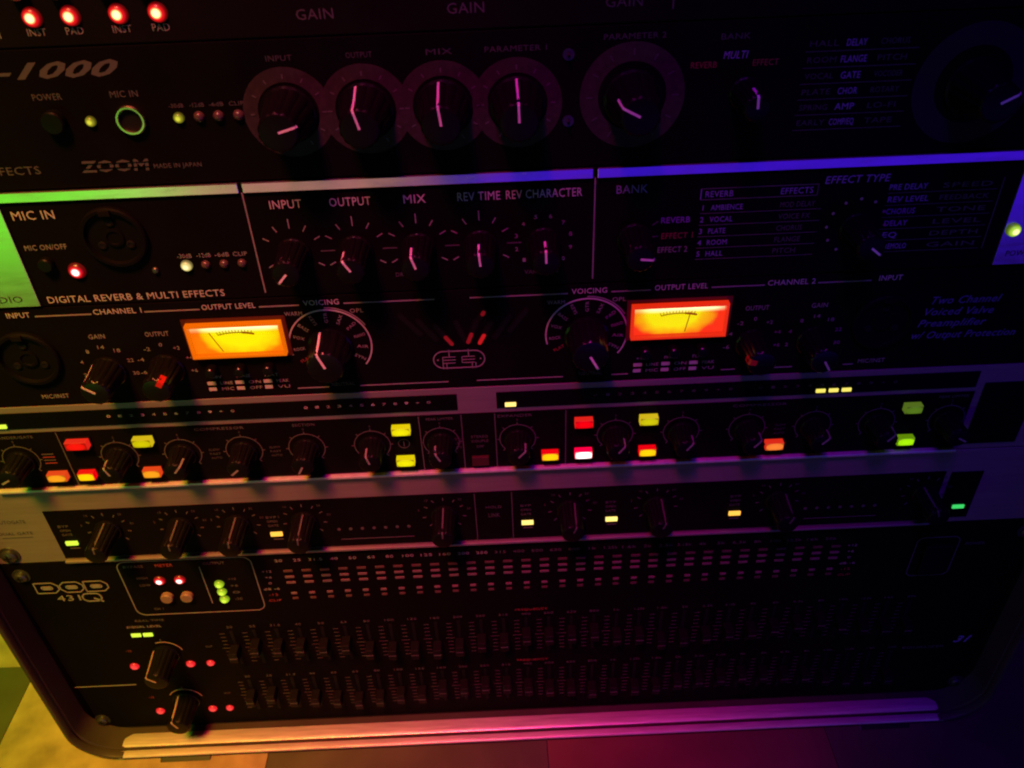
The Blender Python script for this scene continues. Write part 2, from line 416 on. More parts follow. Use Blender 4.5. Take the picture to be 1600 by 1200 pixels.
lettering(B, 'MADE IN JAPAN', -109.2, 95.4, 1.5, dim, width=15.5)
DIAL = [(-70.0, 14.2, 74, 'INPUT'), (-45.7, 14.2, -14, 'OUTPUT'), (-21.3, 14.2, -6, 'MIX'), (2.1, 14.2, -1, 'PARAMETER 1')]
for k, (x, r, a, t) in enumerate(DIAL):
    link('dial_scale', arc_mesh(r-2.3, 4.6, 0, 360, 0.10+0.05*(k % 2)), ring_grey, B, (x, 0, 110.8))
    ticks(B, x, 110.8, range(-150, 151, 30), r-3.6, r-2.2, 0.45, dim, y=0.18)
    knob(B, x, 110.8, 8.8, 6.0, 18, a, pw=0.72, side_to=0.5, short=(k == 0))
    lettering(B, t, x, 127.6, 1.7, faint, width=8 if len(t) < 8 else 19)
link('dial_scale', arc_mesh(13.7, 5.8, 0, 360, 0.10), ring_grey, B, (38.4, 0, 111.6))
ticks(B, 38.4, 111.6, range(-150, 151, 30), 12.6, 14.6, 0.45, faint, y=0.14)
knob(B, 38.4, 111.0, 9.2, 6.0, 18, -62, side_to=0.7)
link('dial_scale', arc_mesh(15.6, 7.0, 0, 360, 0.10), principled('shaded_dial_scale', (0.022, 0.017, 0.024), 0.6, spec=0.04), B, (146.7, 0, 110.8))  # darker copy of the ring grey, right-hand dimness put into its colour
knob(B, 146.7, 110.5, 9.2, 6.0, 18, 62, side_to=0.7)
knob(B, 74.0, 111.3, 5.2, 4.0, 16, -4, side_to=0.7)
lettering(B, 'PARAMETER 2', 38.4, 129.8, 1.7, faint, width=19)
lettering(B, 'BANK', 69.2, 128.5, 1.8, faint, width=9)
lettering(B, 'MULTI', 69.8, 123.0, 2.3, bluelitp, width=7.6, shear=0.2)
lettering(B, 'REVERB', 60.2, 120.3, 1.9, redp, width=8)
lettering(B, 'EFFECT', 79.4, 120.4, 1.9, redp, width=8)
for zz in (125.2, 104.6): screw(B, 18.2, zz, 0.5)
rows = [('HALL', 'DELAY', 'CHORUS'), ('ROOM', 'FLANGE', 'PITCH'), ('VOCAL', 'GATE', 'VOCODER'), ('PLATE', 'CHOR', 'ROTARY'), ('SPRING', 'AMP', 'LO-FI'), ('EARLY', 'COMP/EQ', 'TAPE')]
for k, (a, b, c) in enumerate(rows):
    z = 125.3-4.93*k
    lettering(B, a, 92.3, z, 1.8, faint, align='L', width=9); lettering(B, b, 106.8, z, 2.1, bluelitp, width=6.2 if k not in (1, 5) else 8)
    lettering(B, c, 114.2, z, 1.8, faint, align='L', width=9)
    line(B, 91.2, z-2.4, 126.5, z-2.4, 0.25, faint)
for k in range(7): lettering(B, ('TIME', 'DEPTH', 'RATE', 'TONE', 'DRIVE', 'SHIFT', 'EDGE')[k], 169.0, 125.0-4.6*k, 1.8, dim, align='L', width=10)

# ================================================================== unit C: silver-edged reverb unit
C = thing('reverb_processor', 'rack reverb unit with bright silver top strip and silver ends', 'reverb unit', (0, 0, U))
rack_panel(C, U, 2*U, panel_black)
plate(C, 'silver_end', -HW, -171.6, 45.4, 88.45, 0.9, silver_paint)
plate(C, 'silver_end', 172.6, HW, 45.4, 88.45, 0.9, silver_paint)
for x0, x1 in ((-171.55, -91.4), (-89.9, 26.6), (28.2, 172.55)): plate(C, 'silver_strip', x0, x1, 85.1, 88.45, 0.9, silver_paint)
line(C, -90.6, 46.5, -90.6, 85.0, 0.5, grey); line(C, 27.5, 46.5, 27.5, 85.0, 0.5, grey)
lettering(C, 'MIC IN', -162.0, 80.1, 3.2, white, width=14.2)
lettering(C, 'MIC ON/OFF', -162.0, 68.1, 2.0, grey, width=14.5)
push_button(C, -163.5, 62.0, 2.6, 2.6, knob_mat)
led(C, -154.3, 58.7, 3.1, led_red_pink, h=1.8)
xlr(C, -137.2, 71.0, 11.2)
push_button(C, -127.0, 57.6, 1.2, 1.2, steel)
for k, (x, t) in enumerate(((-115.7, '-30dB'), (-109.0, '-12dB'), (-102.6, '-6dB'), (-96.3, 'CLIP'))):
    led(C, x, 58.9, 2.1 if k == 0 else 1.6, led_cream if k == 0 else unlit)
    lettering(C, t, x, 62.5, 1.6, grey, width=5.0)
lettering(C, 'DIGITAL REVERB & MULTI EFFECTS', -137.0, 47.3, 2.7, white, width=63.5)
lettering(C, 'STUDIO', -177.0, 48.6, 2.6, darkp, align='R', y=0.9, width=17)
KC = [(-77.4, 'INPUT', 10.8, -138), (-55.7, 'OUTPUT', 14.0, -30), (-33.9, 'MIX', 7.5, -16), (-12.2, 'REV TIME', 14.5, -4), (9.9, 'REV CHARACTER', 25.8, -1)]
for k, (x, t, wd, a) in enumerate(KC):
    lettering(C, t, x+0.4, 80.2, 3.1, white, width=wd)
    if k < 4:
        ticks(C, x, 62.2, [d for d in range(-120, 121, 30) if abs(d) != 90], 9.0, 11.4, 0.4, grey, long0=12.6)
        line(C, x+9.3, 62.2, x+14.4, 62.2, 0.4, dim)
    else:
        for q in range(10):
            d = -135+30*q; lettering(C, '1234567890'[q], x+9.8*math.sin(R(d)), 62.2+9.8*math.cos(R(d)), 1.5, grey, width=1.1)
    knob(C, x, 62.0, 6.0, 4.7, 16, a, pw=0.75, side_to=0.7)
lettering(C, 'DRY', -41.0, 51.6, 1.6, dim, width=4); lettering(C, 'VARIATION', 9.0, 50.4, 1.6, dim, width=12)
lettering(C, 'BANK', 40.1, 80.4, 3.0, bluelitp, width=10.6)
knob(C, 41.6, 62.0, 6.0, 4.7, 16, 96, side_to=0.7)
lettering(C, 'REVERB', 55.8, 68.3, 2.2, bluelitp, width=10); lettering(C, 'EFFECT 1', 56.8, 62.3, 2.2, redp, width=11); lettering(C, 'EFFECT 2', 55.6, 56.9, 2.2, grey, width=10.5)
line(C, 47.8, 66.6, 49.8, 68.0, 0.35, dim); line(C, 48.0, 62.3, 50.0, 62.3, 0.35, dim)
for z in (79.3, 75.3): line(C, 63.7, z, 103.6, z, 0.35, dim)
line(C, 63.7, 75.3, 63.7, 79.3, 0.35, bluelitp); line(C, 103.6, 75.3, 103.6, 79.3, 0.35, dim)
lettering(C, 'REVERB', 70.0, 77.3, 2.2, bluelitp, width=9.5); lettering(C, 'EFFECTS', 96.5, 77.3, 2.2, bluelitp, width=11)
for k, (a, b) in enumerate((('AMBIENCE', 'MOD DELAY'), ('VOCAL', 'VOICE FX'), ('PLATE', 'CHORUS'), ('ROOM', 'FLANGE'), ('HALL', 'PITCH'))):
    z = 72.3-4.42*k
    lettering(C, str(k+1), 64.9, z, 2.0, bluelitp); lettering(C, a, 67.6, z, 2.0, bluelitp, align='L', width=(11, 8, 6, 7, 6)[k])
    lettering(C, b, 91.5, z, 2.0, dim, align='L', width=(12, 11, 9, 9, 8)[k]); line(C, 64, z-2.1, 106, z-2.1, 0.25, dim)
lettering(C, 'EFFECT TYPE', 116.6, 80.6, 2.7, bluelitp, width=22, shear=0.12)
knob(C, 119.4, 62.4, 6.0, 4.7, 16, 128, side_to=0.7)
for q in range(11):
    d = -150+30*q; link('scale_dot', lathe(((0.55, 0), (0.55, 0.1), (0, 0.12)), 10), grey, C, (119.4+10.2*math.sin(R(d)), -0.02, 63.0+10.2*math.cos(R(d))))
for k in range(6):
    z = 77.0-4.5*k
    lettering(C, ('PRE DELAY', 'REV LEVEL', 'CHORUS', 'DELAY', 'EQ', 'TREMOLO')[k], 128.2+0.4*k, z, 2.1, bluelitp, align='L', width=(13, 14, 10, 8, 5, 9)[k])
    lettering(C, ('SPEED', 'FEEDBACK', 'TONE', 'LEVEL', 'DEPTH', 'GAIN')[k], 146.5, z, 1.8, dim, align='L', width=17)
    line(C, 128.0, z-2.2, 165.5, z-2.2, 0.25, faint)
line(C, 167.0, 52, 167.0, 79, 0.3, dim)
led(C, 175.6, 59.4, 2.5, led_lime2, y=0.9)
lettering(C, 'POWER', 176.0, 50.0, 2.2, darkp, align='L', y=0.9, width=10)

# ================================================================== unit D: valve preamplifier with amber meters
D = thing('valve_preamplifier', 'black two-channel rack preamplifier with two glowing amber meters', 'preamplifier', (0, 0, 0))
rack_panel(D, 0, U, panel_black)
for x, t, wd in ((-181.6, 'INPUT', 8.5), (-145.6, 'CHANNEL 1', 17.5), (-105.2, 'OUTPUT LEVEL', 19.5), (-71.5, 'VOICING', 13), (26.5, 'VOICING', 13), (60.2, 'OUTPUT LEVEL', 19.5), (100.6, 'CHANNEL 2', 17.5), (137, 'INPUT', 8.5)):
    lettering(D, t, x, 41.5, 2.2, white, width=wd, shear=0.0)
for x0, x1 in ((-175.7, -155.2), (-136, -115.8), (-94.2, -79.6), (-63.4, -30.2), (-17.3, 18.6), (34.5, 49.0), (71.3, 90.8), (110.3, 130.0)): line(D, x0, 40.7, x1, 40.7, 0.5, grey)
for x0, x1 in ((-86.9, -74.5), (-62.5, -27.9), (-16.8, 17), (36, 42.5), (79, 84.5), (98, 107), (127, 131)): line(D, x0, 3.2, x1, 3.2, 0.45, grey)
for x in (-184.5, 138.0):
    xlr(D, x, 22.8, 11.8); lettering(D, 'MIC/INST', x+3.5 if x < 0 else x, 4.5, 1.9, grey, width=10.5)
def channel(xg, xo, ag, ao):
    for xc, t, nums, a in ((xg, 'GAIN', ('2', '4', '8', '14', '18', '22', '30'), ag), (xo, 'OUTPUT', ('-6', '-4', '-2', '0', '+2', '+4', '+6'), ao)):
        lettering(D, t, xc, 31.0, 2.0, grey, width=6 if t == 'GAIN' else 8.8)
        for q, s in enumerate(nums):
            d = -102+34*q; lettering(D, s, xc+9.9*math.sin(R(d)), 16+10.2*math.cos(R(d)), 1.6, grey, width=2.4 if len(s) > 1 else 1.2)
        if t == 'GAIN': knob(D, xc, 15.6, 6.6, 5.2, 15, a, mat=knob_gloss, pw=0.8, pmat=white, side_to=0.5)
        else: knob(D, xc, 15.6, 6.6, 5.2, 15, a, mat=knob_gloss, pw=2.2, pmat=principled('red_meter_reflection', (0.50, 0.012, 0.01), 0.4), short=True, face_in=2.2)  # red bar painted on as the meter's reflection in the knob
channel(-156.5, -134.2, -52, 35); channel(112.8, 89.5, 150, -75)

def meter(xc, zc, wd, ht, warm, mid, hot, needle):
    bm = bmesh.new(); add_box(bm, -wd/2, wd/2, -0.6, -0.02, -ht/2, ht/2, 0.1)
    m = bpy.data.materials.new('lit_meter_face'); m.use_nodes = True; nt = m.node_tree; b = nt.nodes['Principled BSDF']
    b.inputs['Base Color'].default_value = (0.25, 0.14, 0.0, 1); b.inputs['Roughness'].default_value = 0.6
    tc = nt.nodes.new('ShaderNodeTexCoord'); mp = nt.nodes.new('ShaderNodeMapping')
    mp.inputs['Location'].default_value = (-0.10 if xc < 0 else 0.12, 0, -0.25); mp.inputs['Scale'].default_value = (2/(wd*MM), 0, 1.15/(ht*MM))
    ln = nt.nodes.new('ShaderNodeVectorMath'); ln.operation = 'LENGTH'
    ns = nt.nodes.new('ShaderNodeTexNoise'); ns.inputs['Scale'].default_value = 180
    ad = nt.nodes.new('ShaderNodeMath'); ad.operation = 'MULTIPLY_ADD'; ad.inputs[1].default_value = 0.30; ad.inputs[2].default_value = -0.15
    ad2 = nt.nodes.new('ShaderNodeMath'); ad2.operation = 'ADD'
    rp = nt.nodes.new('ShaderNodeValToRGB')
    rp.color_ramp.elements[0].position = 0.55; rp.color_ramp.elements[0].color = (*hot, 1)
    rp.color_ramp.elements[1].position = 1.10 if False else 1.0; rp.color_ramp.elements[1].color = (*warm, 1)
    e = rp.color_ramp.elements.new(0.84); e.color = (*mid, 1)
    nt.links.new(tc.outputs['Object'], mp.inputs['Vector']); nt.links.new(mp.outputs[0], ln.inputs[0])
    nt.links.new(tc.outputs['Object'], ns.inputs['Vector']); nt.links.new(ns.outputs['Fac'], ad.inputs[0])
    nt.links.new(ln.outputs['Value'], ad2.inputs[0]); nt.links.new(ad.outputs[0], ad2.inputs[1]); nt.links.new(ad2.outputs[0], rp.inputs[0])
    # lamp band painted into the emission along the top of the face
    sp = nt.nodes.new('ShaderNodeSeparateXYZ'); nt.links.new(tc.outputs['Object'], sp.inputs[0])
    mz = nt.nodes.new('ShaderNodeMapRange'); mz.interpolation_type = 'SMOOTHSTEP'
    mz.inputs[1].default_value = ht*0.20*MM; mz.inputs[2].default_value = ht*0.40*MM
    mxx = nt.nodes.new('ShaderNodeMath'); mxx.operation = 'ABSOLUTE'
    sb = nt.nodes.new('ShaderNodeMath'); sb.operation = 'ADD'; sb.inputs[1].default_value = -0.0015
    nt.links.new(sp.outputs['X'], sb.inputs[0]); nt.links.new(sb.outputs[0], mxx.inputs[0])
    mx2 = nt.nodes.new('ShaderNodeMapRange'); mx2.interpolation_type = 'SMOOTHSTEP'
    mx2.inputs[1].default_value = wd*0.30*MM; mx2.inputs[2].default_value = wd*0.50*MM; mx2.inputs[3].default_value = 1; mx2.inputs[4].default_value = 0.25
    nt.links.new(sp.outputs['Z'], mz.inputs[0]); nt.links.new(mxx.outputs[0], mx2.inputs[0])
    ml = nt.nodes.new('ShaderNodeMath'); ml.operation = 'MULTIPLY'
    nt.links.new(mz.outputs[0], ml.inputs[0]); nt.links.new(mx2.outputs[0], ml.inputs[1])
    lm = nt.nodes.new('ShaderNodeMix'); lm.data_type = 'RGBA'; lm.inputs[7].default_value = (2.2, 1.75, 0.85, 1)
    nt.links.new(ml.outputs[0], lm.inputs[0]); nt.links.new(rp.outputs[0], lm.inputs[6])
    nt.links.new(lm.outputs[2], b.inputs['Emission Color']); b.inputs['Emission Strength'].default_value = 0.98
    o = link('level_meter', mesh_of(bm, 'meter_face'), m, D, (xc, 0, zc))
    # translucent amber housing (glow put into its walls), dial print, needle, clear window
    hm = emis('amber_housing_%d' % (xc < 0), warm, 0.75, (0.1, 0.02, 0.0))
    bm = bmesh.new(); t, d = 0.9, 2.9
    add_box(bm, -wd/2-t, -wd/2, -d, 0, -ht/2-t, ht/2+t); add_box(bm, wd/2, wd/2+t, -d, 0, -ht/2-t, ht/2+t)
    add_box(bm, -wd/2, wd/2, -d, 0, -ht/2-t, -ht/2); add_box(bm, -wd/2, wd/2, -d, 0, ht/2, ht/2+t)
    link('meter_housing', mesh_of(bm, 'meter_housing'), hm, o, (xc, 0, zc))
    bm = bmesh.new(); g = 1.6; e_ = t
    add_box(bm, -wd/2-e_-g, -wd/2-e_, -0.25, 0, -ht/2-e_-g, ht/2+e_+g); add_box(bm, wd/2+e_, wd/2+e_+g, -0.25, 0, -ht/2-e_-g, ht/2+e_+g)
    add_box(bm, -wd/2-e_, wd/2+e_, -0.25, 0, -ht/2-e_-g, -ht/2-e_); add_box(bm, -wd/2-e_, wd/2+e_, -0.25, 0, ht/2+e_, ht/2+e_+g)
    link('meter_halo', mesh_of(bm, 'meter_halo'), principled('red_halo_ring', (0.05, 0.004, 0.003), 0.35, emit=(1, 0.01, 0.0), estr=0.018), o, (xc, 0, zc))  # added ring with faint red emission, a halo painted round the meter
    dk = principled('meter_print', (0.10, 0.05, 0.01), 0.6, emit=warm, estr=0.28)
    sg = []; Rr = 26.0
    for q in range(12):
        a0, a1 = R(-15+30*q/12), R(-15+30*(q+1)/12)
        sg.append(((Rr*math.sin(a0), Rr*math.cos(a0)), (Rr*math.sin(a1), Rr*math.cos(a1)), 0.35 if q < 8 else 0.8))
        sg.append(((Rr*math.sin(a0), Rr*math.cos(a0)), ((Rr+1.4)*math.sin(a0), (Rr+1.4)*math.cos(a0)), 0.25))
    link('dial_print', bars_mesh(sg), dk, o, (xc, -0.62, zc-23.4))
    link('needle', bars_mesh([((0, 0), (needle*0.6, 8.5), 0.32)], t=0.2), dk, o, (xc+needle, -1.4, zc-ht/2+1.2))
    gm = bpy.data.materials.get('clear_window')
    if not gm:
        gm = bpy.data.materials.new('clear_window'); gm.use_nodes = True; nt = gm.node_tree; nt.nodes.clear()
        out = nt.nodes.new('ShaderNodeOutputMaterial'); tr = nt.nodes.new('ShaderNodeBsdfTransparent'); gl = nt.nodes.new('ShaderNodeBsdfGlossy'); gl.inputs['Roughness'].default_value = 0.08
        mx = nt.nodes.new('ShaderNodeMixShader'); mx.inputs[0].default_value = 0.05
        nt.links.new(tr.outputs[0], mx.inputs[1]); nt.links.new(gl.outputs[0], mx.inputs[2]); nt.links.new(mx.outputs[0], out.inputs[0])
    link('window', box_mesh(wd, ht, 0.4, 0), gm, o, (xc, -2.4, zc))
meter(-104.9, 27.9, 33.4, 12.6, (1.0, 0.17, 0.0), (1.0, 0.62, 0.0), (1.0, 0.95, 0.0), -6.0)
meter(60.2, 27.9, 34.0, 12.6, (1.0, 0.03, 0.005), (1.0, 0.34, 0.0), (1.0, 0.88, 0.0), 2.5)
for x0 in (-117.4, 48.2):
    for k in range(3):
        x = x0+10.9*k
        push_button(D, x, 14.6, 2.1, 4.5, knob_gloss)
        lettering(D, ('+48V', 'PHASE', 'FLAT')[k], x-0.2, 10.3, 1.4, grey, width=5.2)
        for zz, sw in ((7.3, 3.4), (4.5, 3.0)):
            plate(D, 'switch_mark', x-2.6-1.2, x-2.6+sw-1.2, zz-0.75, zz+0.75, 0.12, white, bev=0)
            lettering(D, ('LINE', 'MIC', 'ON', 'OFF', 'PEAK', 'VU')[k*2+(zz < 6)], x+1.2, zz, 1.4, grey, align='L', width=4.8)
for xc, a in ((-70.9, -20), (25.8, 152)):
    link('voicing_ring', arc_mesh(15.4, 0.55, -105, 128, 0.1), white, D, (xc, 0, 22.8))
    link('voicing_ring', arc_mesh(16.3, 0.4, 0, 60, 0.1), grey, D, (xc, 0, 22.8))
    for q, s in enumerate(('FLAT', 'ROCK', 'VOX', 'BASS', 'KEYS', 'GTR', 'SAX', 'PAD', 'PIANO', 'AIR', 'SYN')):
        d = -120+24*q
        o = lettering(D, s, xc+12.0*math.sin(R(d)), 22.8+12.0*math.cos(R(d)), 1.3, grey if q else redp, width=4.4)
        o.rotation_euler = (0, R((d+90) if d < 0 else (d-90)), 0)
    knob(D, xc, 22.3, 8.4, 6.6, 15, a, mat=knob_gloss, pw=0.9, side_to=0.5)
    lettering(D, 'WARM', xc-11.5, 37.2, 1.7, grey, width=6.5); lettering(D, 'OPL', xc+11.8, 37.4, 1.7, grey, width=5.0)
    lettering(D, 'NEUTRAL', xc+2, 4.4, 1.7, dim, width=9)
# vents with the valves glowing behind
glow = emis('valve_glow', (1.0, 0.015, 0.01), 0.40, (0.2, 0.02, 0.02))
glow2 = emis('valve_glow_low', (1.0, 0.015, 0.015), 0.11, (0.2, 0.02, 0.02))
def stad(l, wd, t):
    k = ('stad', l, wd, t)
    if k not in CACHE:
        bm = bmesh.new(); f = []; g = []
        for cz, a0 in ((l/2-wd/2, -90), (-l/2+wd/2, 90)):
            for q in range(7):
                a = R(a0+180*q/6); x, z = wd/2*math.sin(a), cz+wd/2*math.cos(a)
                f.append(bm.verts.new((x, -t, z))); g.append(bm.verts.new((x, 0, z)))
        bm.faces.new(f); bm.faces.new(g)
        for q in range(len(f)): bm.faces.new((f[q], f[(q+1) % len(f)], g[(q+1) % len(f)], g[q]))
        CACHE[k] = mesh_of(bm, 'slot')
    return CACHE[k]
for k, (x, z, a, l, lit) in enumerate(((-40, 30, -38, 13, 0), (-34, 27.5, -36, 13, 0), (-28, 25, -34, 13, 1), (-21.5, 26, -20, 12, 0), (-17.2, 26, 22, 12, 1), (-12.4, 25.2, 28, 12, 2), (-6, 27.5, 32, 13, 0), (0, 30, 36, 13, 0), (-13, 33.5, 28, 6, 3))):
    o = link('vent_slot', stad(l, 2.6, 0.25), panel_char, D, (x, 0, z)); o.rotation_euler = (0, R(a), 0)
    h2 = link('slot_opening', stad(l-1, 1.7, 0.1), hole, o, (x, -0.22, z))
    if lit:
        s = math.sin(R(a)); c = math.cos(R(a))
        h3 = link('valve_glow', stad(5.2 if lit < 3 else 2.4, 1.5, 0.12), glow if lit in (2,) else glow2, o, (x, -0.30, z))
        h3.location = (0, -0.30*MM, (-3.0 if lit < 3 else 0.5)*MM)
sg = []
def rr(sg, cx, cz, hx, hz, r, wd, n=6):
    pts = []
    for sx, sz, a0 in ((1, 1, 0), (1, -1, 90), (-1, -1, 180), (-1, 1, 270)):
        for q in range(n+1):
            a = R(a0+90*q/n); pts.append((cx+sx*(hx-r)+r*math.sin(a), cz+sz*(hz-r)+r*math.cos(a)))
    for q in range(len(pts)): sg.append((pts[q], pts[(q+1) % len(pts)], wd))
rr(sg, 0, 0, 9.8, 3.9, 3.8, 0.45)
for s in (-1, 1):
    cx = 3.7*s
    sg += [((cx-2.6, 1.2), (cx+2.4, 1.2), 0.3), ((cx-2.6, -0.2), (cx+2.4, -0.2), 0.3), ((cx-2.4, -1.6), (cx+2.2, -1.6), 0.3), ((cx, 4.6), (cx, 1.2), 0.35), ((cx+s*1.2, -1.6), (cx+s*1.2, -4.4), 0.35), ((cx+s*2.6, -1.6), (cx+s*2.6, -4.4), 0.35), ((cx-2.6, 1.2), (cx-2.6, -1.6), 0.3)]
    sg += [((s*8.2-0.3, 0), (s*8.2+0.3, 0), 0.6)]
link('valve_symbol', bars_mesh(sg), grey, D, (-23.0, -0.02, 13.6))
for k, (t, x, z, wd) in enumerate((('Two Channel', 155.0, 30.9, 26), ('Voiced Valve', 153.6, 25.9, 26), ('Preamplifier', 152.3, 20.8, 26), ('w/ Output Protection', 151.2, 15.4, 40))):
    lettering(D, t, x, z, 3.2, principled('dim_blue_lit_print', (0.12, 0.09, 0.28), 0.6), align='L', shear=0.3, width=wd)  # lettering with the dim blue light put into its colour

# ================================================================== unit E: silver compressor with lit buttons
E_ = thing('compressor', 'silver rack compressor with black control window and square lit buttons', 'compressor', (0, 0, -U))
rack_panel(E_, -U, 0, alu)
plate(E_, 'meter_window', -222, -25.2, -10.9, -3.0, 0.35, smoke)
plate(E_, 'meter_window', -9.6, 183.5, -10.9, -3.0, 0.35, smoke)
plate(E_, 'control_window', -222, 184.0, -42.2, -13.0, 0.35, panel_black)
plate(E_, 'end_block', 187.0, 209.0, -41.0, -9.0, 0.5, smoke)
for x in (-187.3, -41.4, -24.2, -10.6, 18.2): line(E_, x, -13.4, x, -41.8, 0.45, dim, y=0.35, name='divider')
yE = 0.35
lip_alu = principled('highlight_aluminium', (0.62, 0.60, 0.60), 0.35, metal=0.35, noise=(0.25, 60, (4, 1, 1)))  # lighter than the panel metal, the lip's highlight put into its colour
plate(E_, 'panel_lip', -222, 184.0, -44.1, -42.6, 2.2, lip_alu, bev=0.5)
def lit_button(x, z, wd, ht, face, sf, side, ss, nm):
    d = 3.2
    sm = emis('button_side_'+nm, side, ss, (0.02, 0.01, 0.005)); fm = glow_mat('button_face_'+nm, [(0.15, face), (1.15, [c*0.42*q for c, q in zip(face, (1, 0.75, 0.75))]), (0.75, [c*0.88 for c in face])], 4.2, 2.2, sf*1.06)
    o = link('lit_button', box_mesh(wd, ht, d, 0.3), sm, E_, (x, -yE, z))
    link('lit_face', box_mesh(wd-0.5, ht-0.5, 0.25, 0.1), fm, o, (x, -yE-d, z))
    fr = bmesh.new()
    for (a, b, c, e) in ((-wd/2-0.7, wd/2+0.7, ht/2+0.15, ht/2+0.75), (-wd/2-0.7, wd/2+0.7, -ht/2-0.75, -ht/2-0.15), (-wd/2-0.75, -wd/2-0.15, -ht/2, ht/2), (wd/2+0.15, wd/2+0.75, -ht/2, ht/2)):
        add_box(fr, a, b, -0.6, 0, c, e)
    link('button_bezel', mesh_of(fr, 'bezel'), knob_mat, o, (x, -yE, z))
YF, RS = (1.0, 0.78, 0.02), (1.0, 0.02, 0.01)
BT = [(-179.6, -18.6, 'red', 9.6), (-153.2, -18.6, 'yel', 8.2), (-193.2, -35.2, 'org', 8.4), (-181.0, -35.2, 'rdy', 7.2), (-154.0, -35.2, 'org', 7.6), (-48.8, -18.6, 'gld', 8.0), (-48.6, -35.2, 'gld', 8.0),
      (11.6, -35.4, 'rdy', 7.6), (25.4, -18.8, 'red', 8.0), (25.5, -35.2, 'wht', 7.8), (51.8, -18.8, 'yel', 8.0), (52.2, -35.4, 'rdy', 7.6), (105.2, -35.2, 'ora', 8.0), (159.4, -18.8, 'gr1', 7.4), (160.2, -35.8, 'gr2', 7.4)]
BC = {'red': ((1, 0.0, 0.002), 0.95, (1, 0.02, 0.01), 0.75), 'yel': ((0.70, 0.62, 0.0), 0.9, (0.8, 0.58, 0.01), 0.8), 'org': ((1, 0.36, 0.01), 1.0, (1, 0.07, 0.01), 0.75),
      'rdy': ((1, 0.58, 0.0), 1.15, (1, 0.0, 0.004), 0.85), 'gld': ((0.90, 0.80, 0.0), 1.0, (0.9, 0.70, 0.0), 0.85), 'wht': ((1, 0.80, 0.78), 2.2, (1, 0.0, 0.05), 1.2),
      'ora': ((1, 0.22, 0.03), 1.0, (1, 0.03, 0.01), 0.7), 'gr1': ((0.12, 0.24, 0.01), 0.7, (0.16, 0.28, 0.02), 0.5), 'gr2': ((0.40, 0.90, 0.0), 1.0, (0.2, 0.45, 0.0), 0.55)}
for x, z, c, wd in BT: lit_button(x, z, round(wd*0.93, 2), 3.9, *BC[c], c)
KX = [(-206, -120), (-165.6, -20), (-139.6, 40), (-114.4, -130), (-88.6, -150), (-61.6, -14), (-33.2, -24), (-1.6, 40), (38.6, 35), (66, 35), (93.2, 38), (120.6, 40), (147, 38), (176, 120)]
for k, (x, a) in enumerate(KX):
    link('dial_ring', arc_mesh(7.4, 0.4, -135, 135, 0.08), dim, E_, (x, -yE, -27.2))
    ticks(E_, x, -27.2, (-135, -90, -45, 0, 45, 90, 135), 7.4, 8.6, 0.4, dim, y=yE)
    knob(E_, x, -27.4, 5.6, 4.3, 12, a, y=yE, pw=0.75, pmat=grey, side_to=0.7)
    lettering(E_, '0', x, -17.3, 1.1, faint, y=yE)
for x, t, wd in ((-206, 'EXPANDER/GATE', 18), (-122, 'COMPRESSOR', 20), (-88, 'SECTION', 9), (-33, 'PEAK LIMITER', 11), (-2.5, 'EXPANDER', 14), (97, 'COMPRESSOR', 22), (176, 'PEAK LIMITER', 12)): lettering(E_, t, x, -15.0, 1.3, dim, width=wd, y=yE)
for z, s in ((-25.2, 'STEREO'), (-27.6, 'COUPLE'), (-30.6, 'OFF')): lettering(E_, s, -17.3, z, 1.3, dim, y=yE, width=7 if len(s) > 3 else 3)
plate(E_, 'couple_switch', -21.0, -14.0, -40.0, -35.5, 1.6, principled('dark_red_switch', (0.06, 0.015, 0.015), 0.4), y=yE)
for x in (-126.5, -101.6, 107, -27.0+0): 
    for q in range(3): lettering(E_, ('SLOW', 'FAST', 'AUTO')[q], x if x > -100 or x < -110 else x, -26.0-2.2*q, 1.1, faint, y=yE, width=4.5)
for k in range(4): line(E_, -197.4+0.5, -24.5-1.6*k, -192.5+0.5, -24.5-1.6*k, 0.45, redp if k % 2 else dim, y=yE)
lettering(E_, '1', -48.6, -27.2, 3.0, dim, y=yE); 
link('channel_mark', arc_mesh(2.3, 0.3, 0, 360, 0.08), dim, E_, (-48.6, -yE, -27.2))
for x0, x1 in ((-163.7, -114.5), (-85.4, -36.5), (30, 84), (96, 150)):
    for q in range(12):
        lettering(E_, '0123456789+0'[q], x0+(x1-x0)*q/11, -6.3, 1.2, (grey if q % 3 else white) if x0 < 0 else faint, y=yE, width=1.5)
led_bar(E_, -207.6, -9.0, 5.0, 1.7, bar_lime, y=yE)
led_bar(E_, -4.0, -9.0, 4.4, 1.7, bar_yellow, y=yE)
for x in (120.4, 125.6, 130.8): led_bar(E_, x, -9.0, 3.7, 1.5, emis('bar_led_lemon', (0.95, 0.80, 0.12), 1.1), y=yE)

